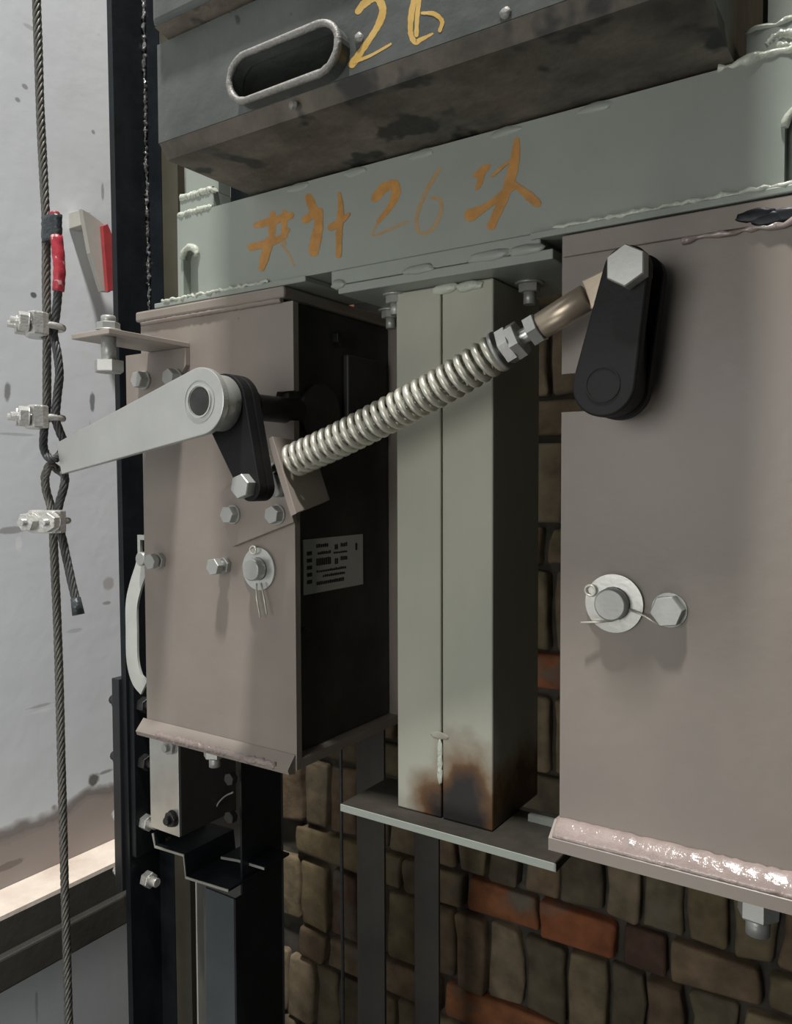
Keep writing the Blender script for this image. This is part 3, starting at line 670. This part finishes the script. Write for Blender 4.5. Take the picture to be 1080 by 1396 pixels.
# ------------------------------------------------------------------ tie rod with spring
YA, YB2 = YF+.037, YR+.0215
def rodp(px, py):
    f = (px-345)/(856-345); return at(px, py, Y=YA+(YB2-YA)*f)
path = spline([rodp(*p) for p in ((338,658),(385,635),(460,601),(540,560),(615,519),(690,473),(737,445),(795,409),(830,385),(868,362))], 14)
t = thing('tie_rod', 'threaded tie rod with a long coil spring joining the two black cranks', 'rod', path[0])
def seg(px0, px1):
    """centreline points between two image columns"""
    def col(p):
        d = ROT.transposed() @ (p - CAM); return 540 + F*d.x/(-d.z)
    return [p for p in path if px0 <= col(p) <= px1]
def pt(px):
    s = min(path, key=lambda p: abs(540 + F*(ROT.transposed() @ (p-CAM)).x/(-(ROT.transposed() @ (p-CAM)).z) - px))
    i = path.index(s); tdir = (path[min(i+1, len(path)-1)] - path[max(i-1, 0)]).normalized(); return s, tdir
MB().tube(seg(345, 800), .0062, 16).build('rod', M['zinc'], t)
# spring
sp = resample(seg(398, 684), .0012); fr = frames(sp); coils = 26
Rs, rw = .0135, .0030
hp = []
n = int(coils*22)
for i in range(n+1):
    f = i/n*(len(sp)-1); k = min(int(f), len(sp)-2); q = sp[k].lerp(sp[k+1], f-k); (tt_, uu, ww) = fr[k]
    ang = 2*PI*coils*i/n; hp.append(q + (uu*math.cos(ang) + ww*math.sin(ang))*Rs)
MB().tube(hp, rw, 10).build('spring', M['springm'], t)
def nut_at(px, af, h, m='zinc', rot=.2, name='nut'):
    s, d = pt(px); return MB().hexa(s-d*h/2, s+d*h/2, af, rot).build(name, M[m], t)
nut_at(693, .0265, .009, rot=.1); nut_at(706, .0265, .008, rot=.45); nut_at(731, .022, .009, rot=.25)
s, d = pt(683); MB().cyl(s-d*.001, s+d*.002, .0165, 32).build('washer', M['zincdull'], t)
s0, d0 = pt(737); s1, d1 = pt(801); MB().cyl(s0, s1, .0105, 32, ch=.001).build('sleeve', M['brass'], t)
# flat eye end
s2, _ = pt(804); e = V((RB.x, YB2, RB.z)); dd = (e-s2); dd.y = 0; dd.normalize(); nn = V((-dd.z, 0, dd.x)); hw = .0115; y0 = YB2-.0060
P = [V((q.x, y0, q.z)) for q in (s2-dd*.001+nn*hw, s2-dd*.001-nn*hw, e-nn*hw)]
P += [V((e.x + dd.x*hw*math.sin(a) - nn.x*hw*math.cos(a), y0, e.z + dd.z*hw*math.sin(a) - nn.z*hw*math.cos(a))) for a in [PI*i/12 for i in range(1, 13)]]
MB().prism(P, (0,.012,0), bev=.001).build('eye_end', M['brass'], t)
# left fork eye
MB().cyl((XB+.003, YA-.006, ZB), (XB+.003, YA+.006, ZB), .011, 24).build('eye_end', M['zincdull'], t)
s, d = pt(369); MB().hexa(s-d*.007, s+d*.004, .026, .5).build('nut', M['zinc'], t)
# ------------------------------------------------------------------ spring bracket
t = thing('spring_bracket', 'primer-painted angle bracket seating the left end of the coil spring', 'bracket', fpt(370, 690, 0))
g0 = fpt(317, 747, 0); g1 = at(430, 702, Y=0); g1 = V((g1.x,0,g1.z))
gd = (g1-g0).normalized(); gn = V((-gd.z, 0, gd.x))
# base plate lies on the housing face, between the slanting lower edge and the shaft
wq = at(378, 578, Y=-.001)
q = [g0, g1+gd*.0]
up = .075
gx = (XL1+.004-g0.x)/gd.x
pl = [V((p.x, -.0065, p.z)) for p in (g0 + gd*.006, g0+gd*gx, g0+gd*gx + gn*up, g0 + gd*.006 + gn*up*.80)]
MB().prism(pl, (0,.006,0), bev=.0006).build('base_plate', M['pink'], t)
# upstanding flange across the rod axis
YFL = -.062
fa = at(364, 599, Y=YFL); fb = at(396, 704, Y=YFL)
s, d = pt(380)
ax = d; fz = V((fb.x-fa.x, 0, fb.z-fa.z)).normalized(); th_ = V((-fz.z, 0, fz.x)); th_ = th_ if th_.x > 0 else -th_
FA, FB = V((fa.x, YFL, fa.z)), V((fb.x, YFL, fb.z)); FL = (FB-FA)
P = [FA, FB, FB - FL*.16 + V((0,.0555,0)), FA + FL*.05 + V((0,.0555,0))]
MB().prism(P, th_*.0075, bev=.0006).build('flange', M['pink'], t)
for (px, py) in ((308, 702), (369, 702)):
    face_bolt(t, px, py, .0165, .009, .002, base=-.0066)
    p = at(px, py, Y=-.018)
# ------------------------------------------------------------------ stop bracket with vertical bolt
t = thing('stop_bracket', 'small steel angle bracket with an upright bolt, fixed to the left housing edge', 'bracket', fpt(256, 480, 0))
e1 = at(257, 467, Y=-.002); zb = e1.z
n1 = at(160, 445, Z=zb); n0 = at(93, 455, Z=zb)
YN = n1.y; xA = e1.x; xL = n0.x
MB().box(xL, xA, YN, -.0005, zb-.0055, zb, .0007).build('top_leaf', M['leaf'], t)
zl = at(235, 548, Y=0).z
xk = at(168, 500, Y=0).x
MB().prism([V((XL0-.02,-.0062,zb-.006)), V((xA,-.0062,zb-.006)), V((xA,-.0062,zb-.025)), V((xA-.03,-.0062,zl)), V((XL0-.02,-.0062,zl))], (0,.0057,0)).build('wall_leaf', M['pink'], t)
for (px, py) in ((185, 517), (228, 514)):
    face_bolt(t, px, py, .017, .010, .003, base=-.0063)
vb = at(148, 452, Z=zb); q = V((vb.x, vb.y, zb))
h1 = .034
mb = MB(); mb.cyl(q+V((0,0,-.0056)), q+V((0,0,-.032)), .0075, 20); mb.hexa(q+V((0,0,-.030)), q+V((0,0,-.042)), .026, .2)
mb.cyl(q+V((0,0,.0001)), q+V((0,0,.002)), .0125, 24); mb.hexa(q+V((0,0,.002)), q+V((0,0,.009)), .020, .2); mb.cyl(q+V((0,0,.009)), q+V((0,0,.016)), .0075, 20, ch=.001)
mb.build('upright_bolt', M['zincdull'], t)
# ------------------------------------------------------------------ wire ropes
YP = YARM + .003
def rp(px, py, dy=0): return at(px, py, Y=YP+dy)
RR = .0046
t = thing('wire_rope', 'upper steel wire rope looped through the trip arm, its end bound with black tape', 'rope', rp(52, 300))
up1 = spline([rp(*p) for p in ((38,-420),(49,-30),(52,60),(55,150),(60,250),(63,310),(63,380),(64,440),(64,500),(64,555))], 10)
rope_mb(up1, RR).build('rope', M['rope'], t)
lp = spline([rp(64,555), rp(60,590), rp(60,612,-.004), rp(69,626,-.009), rp(80,622,.004), rp(88,606,.012), rp(82,590,.006), rp(76,570), rp(78,540), rp(81,510), rp(78,480), rp(73,455), rp(76,430), rp(79,400), rp(80,370)], 10)
rope_mb(lp, RR).build('rope_loop', M['ropedark'], t)
rw_ = spline([rp(79.5,397), rp(81,365), rp(77,322)], 8); MB().tube(rw_, .0062, 12, jit=.05).build('red_wrap', M['redwrap'], t)
rt_ = [rp(74,326), rp(75,298), rp(74,291)]; MB().tube(spline(rt_, 6), .0056, 10, jit=.1).build('rope_end', M['redwrap'], t)
# tape around both parts
ca, cb = rp(70.5, 330), rp(70.5, 295)
mb = MB(); ex = V((1,0,0)); rings = []
for k in range(9):
    c = ca.lerp(cb, k/8); rings.append([mb.bm.verts.new(c + V((.0145*math.copysign(abs(math.cos(a))**.6, math.cos(a)), .0062*math.sin(a), 0))*(1+.05*random.uniform(-1,1))) for a in [2*PI*i/20 for i in range(20)]])
for a_, c_ in zip(rings[:-1], rings[1:]):
    for i in range(20): f = mb.bm.faces.new((a_[i], a_[(i+1)%20], c_[(i+1)%20], c_[i])); f.smooth = True
mb.bm.faces.new(rings[0]); mb.bm.faces.new(rings[-1]); bmesh.ops.recalc_face_normals(mb.bm, faces=mb.bm.faces)
mb.build('tape', M['tape'], t)
t = thing('wire_rope', 'lower steel wire rope hanging from the trip arm with a short free tail', 'rope', rp(78, 1000))
dn = spline([rp(61,648,-.004), rp(63,668), rp(69,690), rp(72,720), rp(76,800), rp(80,900), rp(84,1050), rp(88,1200), rp(92,1330), rp(95,1440), rp(104,1750)], 10)
dn = spline([rp(78,640,.008), rp(68,634,-.003), rp(61,650,-.004)], 6)[:-1] + dn
rope_mb(dn, RR).build('rope', M['rope'], t)
tl = spline([rp(78,640,.008), rp(88,648,.004), rp(87,665), rp(80,690), rp(80,712), rp(88,748), rp(98,795), rp(107,832)], 10)
rope_mb(tl, RR).build('rope_tail', M['ropedark'], t)
s = rp(107.5,836); MB().tube([rp(103,815), rp(107,838)], [.0052,.0064], 10).build('tail_binding', M['tape'], t)
def clip(p, ang, label, s=1.0, tilt=0.0):
    """wire rope clip: saddle, U-bolt and two nuts; ang = bearing of the studs about the vertical"""
    c = thing('rope_clip', label, 'clip', p, 'rope clips')
    a = V((math.cos(ang)*math.cos(tilt), math.sin(ang)*math.cos(tilt), math.sin(tilt))); b = V((-math.sin(ang), math.cos(ang), 0)); up = V((0,0,1)); p = Vector(p)
    # saddle: outline in the (b, a) plane extruded vertically, rounded
    S = []
    for (u, v_) in ((-.016,.008),(-.013,.003),(-.007,.0055),(0,.0075),(.007,.0055),(.013,.003),(.016,.008),(.016,.015),(.010,.019),(-.010,.019),(-.016,.015)):
        S.append(p + b*u*s + a*v_*s - up*.010*s)
    MB().prism(S, up*.020*s, bev=.0018).build('saddle', M['white_zinc'], c)
    pts = [p + b*(.0105*s*math.cos(t_)) - a*(.0105*s*math.sin(t_)) for t_ in [PI*i/12 for i in range(13)]]
    pts = [p + b*.0105*s + a*.033*s] + [p + b*.0105*s] + pts[1:-1] + [p - b*.0105*s] + [p - b*.0105*s + a*.033*s]
    MB().tube(pts, .0031*s, 10).build('u_bolt', M['white_zinc'], c)
    for sg in (-1, 1):
        q = p + b*.0105*s*sg + a*.0192*s
        MB().hexa(q, q+a*.0075*s, .0145*s, .3+sg*.2).cyl(q-a*.001, q+a*.0003, .0085*s, 20).build('nut', M['white_zinc'], c)
    return c
clip(rp(68, 446), math.radians(246), 'topmost rope clip, just below the red-wrapped rope end', 1.2, .05)
clip(rp(68, 570), math.radians(246), 'middle rope clip, just above the tip of the trip arm', 1.2, .02)
clip(rp(75, 710), math.radians(292), 'lowest rope clip, below the trip arm with both nuts facing out', 1.2, 0)
# ------------------------------------------------------------------ guide rail
XG = -.90
def rl(px_top, px_bot, X=None, Y=None):
    return at(px_top, 0, X=X, Y=Y), at(px_bot, 1396, X=X, Y=Y)
t = thing('guide_rail', 'black T-section guide rail standing beside the left wall', 'rail', (XG, .1, -1.2))
def lin(a, b, z): k = (z-a.z)/(b.z-a.z); return a.lerp(b, k)
ztop, zbot = 1.0, -1.25
fa_, fb_ = rl(152, 182, X=XG); ga, gb = rl(195, 222, X=XG)
na, nb = lin(fa_, fb_, ztop), lin(fa_, fb_, zbot); ma, mbb = lin(ga, gb, ztop), lin(ga, gb, zbot)
def slab(y0t, y0b, y1t, y1b, x0, x1, z0, z1):
    b = MB(); vs = [b.bm.verts.new(p) for p in ((x0,y0b,z0),(x1,y0b,z0),(x1,y1b,z0),(x0,y1b,z0),(x0,y0t,z1),(x1,y0t,z1),(x1,y1t,z1),(x0,y1t,z1))]
    for f in ((3,2,1,0),(4,5,6,7),(0,1,5,4),(1,2,6,5),(2,3,7,6),(3,0,4,7)): b.bm.faces.new([vs[i] for i in f])
    return b
hwt = ma.y-na.y; hwb = mbb.y-nb.y
slab(na.y, nb.y, na.y+.11, nb.y+.11, XG-.010, XG, zbot, ztop).build('base_flange', M['black'], t)
slab(ma.y, mbb.y, ma.y+.014, mbb.y+.014, XG+.0002, XG+.030, zbot, ztop).build('blade_root', M['black'], t)
bx = at(240, 300, Y=ma.y).x
slab(ma.y+.001, mbb.y+.001, ma.y+.013, mbb.y+.013, XG+.0302, bx, zbot, ztop).build('blade', M['oily'], t)
# greasy dirt along the inner corner
pts = []; k = 260
for i in range(k):
    z = ztop + (at(195, 430, X=XG).z - ztop)*i/(k-1); f = (z-ztop)/(zbot-ztop); y = ma.y + (mbb.y-ma.y)*f
    pts.append(V((XG+.002+random.uniform(0,.002), y-.002+random.uniform(-.0015,.0015), z)))
MB().tube(pts, .0022, 6, jit=.6).build('grease_line', mat('sparkling_grease', (.13,.13,.13), .12, .6, .8, 400, 1.0, 700), t)
# joint plate and its bolts
zj1 = at(168, 928, X=XG).z; zj0 = at(176, 1218, X=XG).z
fy = lambda z: nb.y + (na.y-nb.y)*(z-zbot)/(ztop-zbot)
jp = MB().box(XG-.026, XG-.0105, fy(zj1)-.004, fy(zj1)+.11, zj0, zj1, .001).build('joint_plate', M['joint'], t)
MB().box(XG+.0003, XG+.010, fy(zj1)+.004, fy(zj1)+.045, zj0+.05, zj1-.001, .001).build('clamp_plate', M['black'], t)
for i, (py, m) in enumerate(((958,'darksteel'),(1036,'darksteel'),(1118,'white_zinc'),(1196,'white_zinc'))):
    z = at(190, py, X=XG).z; y = fy(z)+.018
    mb = MB(); mb.hexa((XG-.0262,y-.006,z), (XG-.038,y-.006,z), .019, .2+i); mb.cyl((XG-.036,y-.006,z), (XG-.046,y-.006,z), .0065, 16); 
    mb.build('bolt_head', M[m], t)
    mb = MB(); mb.hexa((XG+.0102,y,z), (XG+.022,y,z), .019, .4+i); mb.cyl((XG+.02,y,z), (XG+.034,y,z), .0062, 16, ch=.001); mb.build('bolt_nut', M[m], t)
# ------------------------------------------------------------------ wall bracket (angle steel) at lower left
zk = at(0, 1213, X=XW).z; xk2 = at(0, 1250, Z=zk).x
t = thing('angle_steel_bracket', 'horizontal angle steel with a cream painted top, fixed along the left wall', 'bracket', (XW, -.1, zk))
yk0, yk1 = -.62, at(196, 1150, X=XW).y
MB().box(XW+.0005, xk2, yk0, yk1, zk-.006, zk).build('top_leaf', M['cream'], t)
zk2 = at(0, 1301, X=xk2).z; zk3 = at(0, 1356, X=xk2+.012).z
MB().box(xk2-.006, xk2, yk0, yk1, zk2, zk-.0062).build('side_leaf', M['darkgrey'], t)
MB().box(xk2-.03, xk2+.012, yk0, yk1, zk3, zk2-.0003, .003).build('lower_channel', M['darkgrey'], t)
# ------------------------------------------------------------------ red tipped bracket on the wall
t = thing('wall_anchor_plate', 'grey plate with a red painted edge sticking out of the left wall', 'plate', at(130, 350, X=XW))
P = [at(a, b, X=XW+.030) for a, b in ((107,286),(119,293),(140,309),(146,399),(134,398),(118,346))]
MB().prism(P, (.008,0,0), bev=.0006).build('plate', M['tan'], t)
P = [at(a, b, X=XW+.046) for a, b in ((140,308),(147,305),(155,325),(162,352),(162,395),(147,397))]
MB().prism(P, (-.007,0,0), bev=.0006).build('painted_edge', M['red'], t)
p = at(114, 289, X=XW+.03); MB().box(XW+.0003, XW+.0298, p.y-.004, p.y+.012, p.z-.02, p.z+.003, .001).build('stub', M['tan'], t)
# ------------------------------------------------------------------ bent strip lever beside the housing
t = thing('bent_release_strip', 'thin bent white metal strip hanging between the guide rail and left housing', 'strip', at(190, 850, Y=.03))
YS = .03
pts = spline([at(a, b, Y=YS) for a, b in ((195,758),(192,775),(184,800),(179,825),(179,860),(180,900),(186,925),(196,938))], 8)
mb = MB(); fr = frames(pts); rows = []
for p, (tt_, uu, ww) in zip(pts, fr):
    sd = V((-tt_.z, 0, tt_.x)).normalized(); rows.append([mb.bm.verts.new(p + sd*k*.011 + V((0, y, 0))) for k, y in ((-1,0),(1,0),(1,.003),(-1,.003))])
for a_, c_ in zip(rows[:-1], rows[1:]):
    for i in range(4): mb.bm.faces.new((a_[i], a_[(i+1)%4], c_[(i+1)%4], c_[i]))
mb.bm.faces.new(rows[0]); mb.bm.faces.new(rows[-1][::-1]); bmesh.ops.recalc_face_normals(mb.bm, faces=mb.bm.faces)
mb.build('strip', mat('strip_white_zinc', (.60,.62,.58), .4, .2, .1, 20), t)
p = at(194, 762, Y=YS-.006); MB().cyl((p.x,YS-.0005,p.z), (p.x,YS-.010,p.z), .0085, 24, ch=.001).build('rivet', M['zincdull'], t)
a1, a2 = at(189, 729, Y=YS), at(206, 758, Y=YS)
MB().prism([V((a1.x,YS-.002,a1.z)), V((a2.x,YS-.002,a1.z)), V((a2.x,YS-.002,a2.z)), V((a1.x,YS-.002,a2.z))], (0,.004,0), holes=[[V((a1.x+.005,YS-.002,a1.z-.006)), V((a1.x+.005,YS-.002,a2.z+.004)), V((a2.x-.004,YS-.002,a2.z+.004)), V((a2.x-.004,YS-.002,a1.z-.006))]]).build('loop_frame', M['zinc'], t)
# ------------------------------------------------------------------ guide shoe under the left housing
YG = .050
g0 = at(207, 1005, Y=YG); g1 = at(248, 1140, Y=YG)
zt2 = z_hbot-.0005
t = thing('guide_shoe', 'zinc plated guide shoe with a stepped base plate, mounted under the left housing', 'guide shoe', ((g0.x+g1.x)/2, YG, g1.z))
MB().box(g0.x, g1.x, YG-.004, YG, g1.z, zt2, .0006).build('face_plate', M['zinc'], t)
MB().box(g1.x-.004, g1.x, YG+.0002, at(322, 1090, X=g1.x).y, g1.z, zt2).build('side_plate', M['darkgrey'], t)
for (px, py) in ((229,1019),(231,1118)):
    p = at(px, py, Y=YG-.01); bolt(t, (p.x, YG-.004, p.z), (0,-1,0), .017, .006, .006, .005, .001, 'darksteel' if py > 1100 else 'zincdull')
# Z shaped base plate: profile in XZ, extruded back
prof = [at(a, b, Y=YG-.004) for a, b in ((209,1136),(212,1154),(251,1166),(254,1196),(312,1214))]
def ribbon(P, th, depth):
    up_, dn_ = [], []
    for i, p in enumerate(P):
        a, b = P[max(0,i-1)], P[min(len(P)-1,i+1)]; d = (b-a); d.y = 0; d.normalize(); n_ = V((-d.z,0,d.x)); up_.append(p+n_*th/2); dn_.append(p-n_*th/2)
    return MB().prism(up_+dn_[::-1], (0,depth,0))
ribbon(prof, .003, .085).build('stepped_plate', M['black'], t)  # shade on the plate top is put into the black colour
ribbon([p+V((0,-.0013,0)) for p in prof], .003, .0012).build('plate_edge', mat('lit_edge_zinc', (.42,.42,.37), .4, .3), t)  # pale strip painting the lit front edge
P2 = [at(a, b, Y=YG+.035) for a, b in ((302,1169),(325,1173),(361,1184))]
ribbon(P2, .003, .045).build('rear_tab', M['black'], t)
ribbon([p+V((0,-.0013,0)) for p in P2], .003, .0012).build('tab_edge', M['zincdull'], t)  # pale strip painting the tab's lit edge
for (px, py) in ((230,1146),(318,1060),(318,1112)):
    p = at(px, py, Y=YG+.02); MB().hexa(p, p+V((0,-.008,0)), .014, .3).build('bolt', M['darksteel'], t)
# cable-like wear curve inside
cv = spline([at(a, b, Y=YG+.06) for a, b in ((290,1118),(296,1098),(306,1086),(318,1080))], 6); MB().tube(cv, .0012, 6).build('spring_clip', M['zincdull'], t)
# ------------------------------------------------------------------ side stile (post) below the left housing
YT = .060
x0 = at(281, 1300, Y=YT).x; x1 = at(322, 1300, Y=YT).x; y1 = at(385, 1300, X=x1).y
ztp = at(300, 1214, Y=YT).z - .004
t = thing('side_stile', 'blue-grey folded steel post hanging down below the left housing', 'post', ((x0+x1)/2, YT+.03, -1.2))
MB().box(x0, x1-.0032, YT, YT+.003, -1.25, ztp).build('front_leaf', M['bluegrey'], t)
MB().box(x1-.003, x1, YT, y1, -1.25, ztp).build('web', M['black'], t)
xb_ = at(262, 1300, Y=YT+.02)
MB().box(x1-.003, x1, YT+.012, y1, ztp+.0003, z_hbot-.001).build('upper_web', M['black'], t)
MB().box(x1-.03, x1+.0, y1+.0003, y1+.004, -1.25, z_hbot-.001).build('rear_leaf', M['bluegrey'], t)
xx = at(268, 1300, Y=YT).x
MB().box(xx-.0015, xx+.0008, YT+.001, YT+.012, -1.25, ztp+.01).build('edge_strip', M['tan'], t)
# ------------------------------------------------------------------ things behind
def post(px0, px1, Y, dep, zt, m, label, zb=-1.25):
    a, b = at(px0, 1250, Y=Y).x, at(px1, 1250, Y=Y).x
    tt2 = thing('rear_post', label, 'post', ((a+b)/2, Y, zb), 'rear posts')
    bb = b - .010
    MB().box(a, b, Y, Y+.005, zb, zt, .0006).build('front_leaf', M[m], tt2)
    MB().box(a, a+.005, Y+.0053, Y+dep, zb, zt).build('side_leaf', M[m], tt2)
post(487, 524, .30, .04, 1.1, 'darkgrey', 'dark grey rear post left of the twin column, behind the thin cable')
post(565, 598, .34, .04, .0, 'darkgrey', 'dark grey rear post whose lower half shows beneath the column base plate')
post(1002, 1046, .30, .05, 1.1, 'bluegrey', 'dark rear post at the top right between block and crossbeam end', .15)
cp = [at(464, 960, Y=.27), at(468, 1396, Y=.27)]; d_ = (cp[0]-cp[1])
tw = tag(MB().tube([cp[1]-d_*.3, cp[0], cp[0]+d_*1.8], .0026, 10).build('cable', M['ropedark']), 'thin dark vertical cable in front of the brick wall', 'cable')
# small wall remnants: anchor stubs
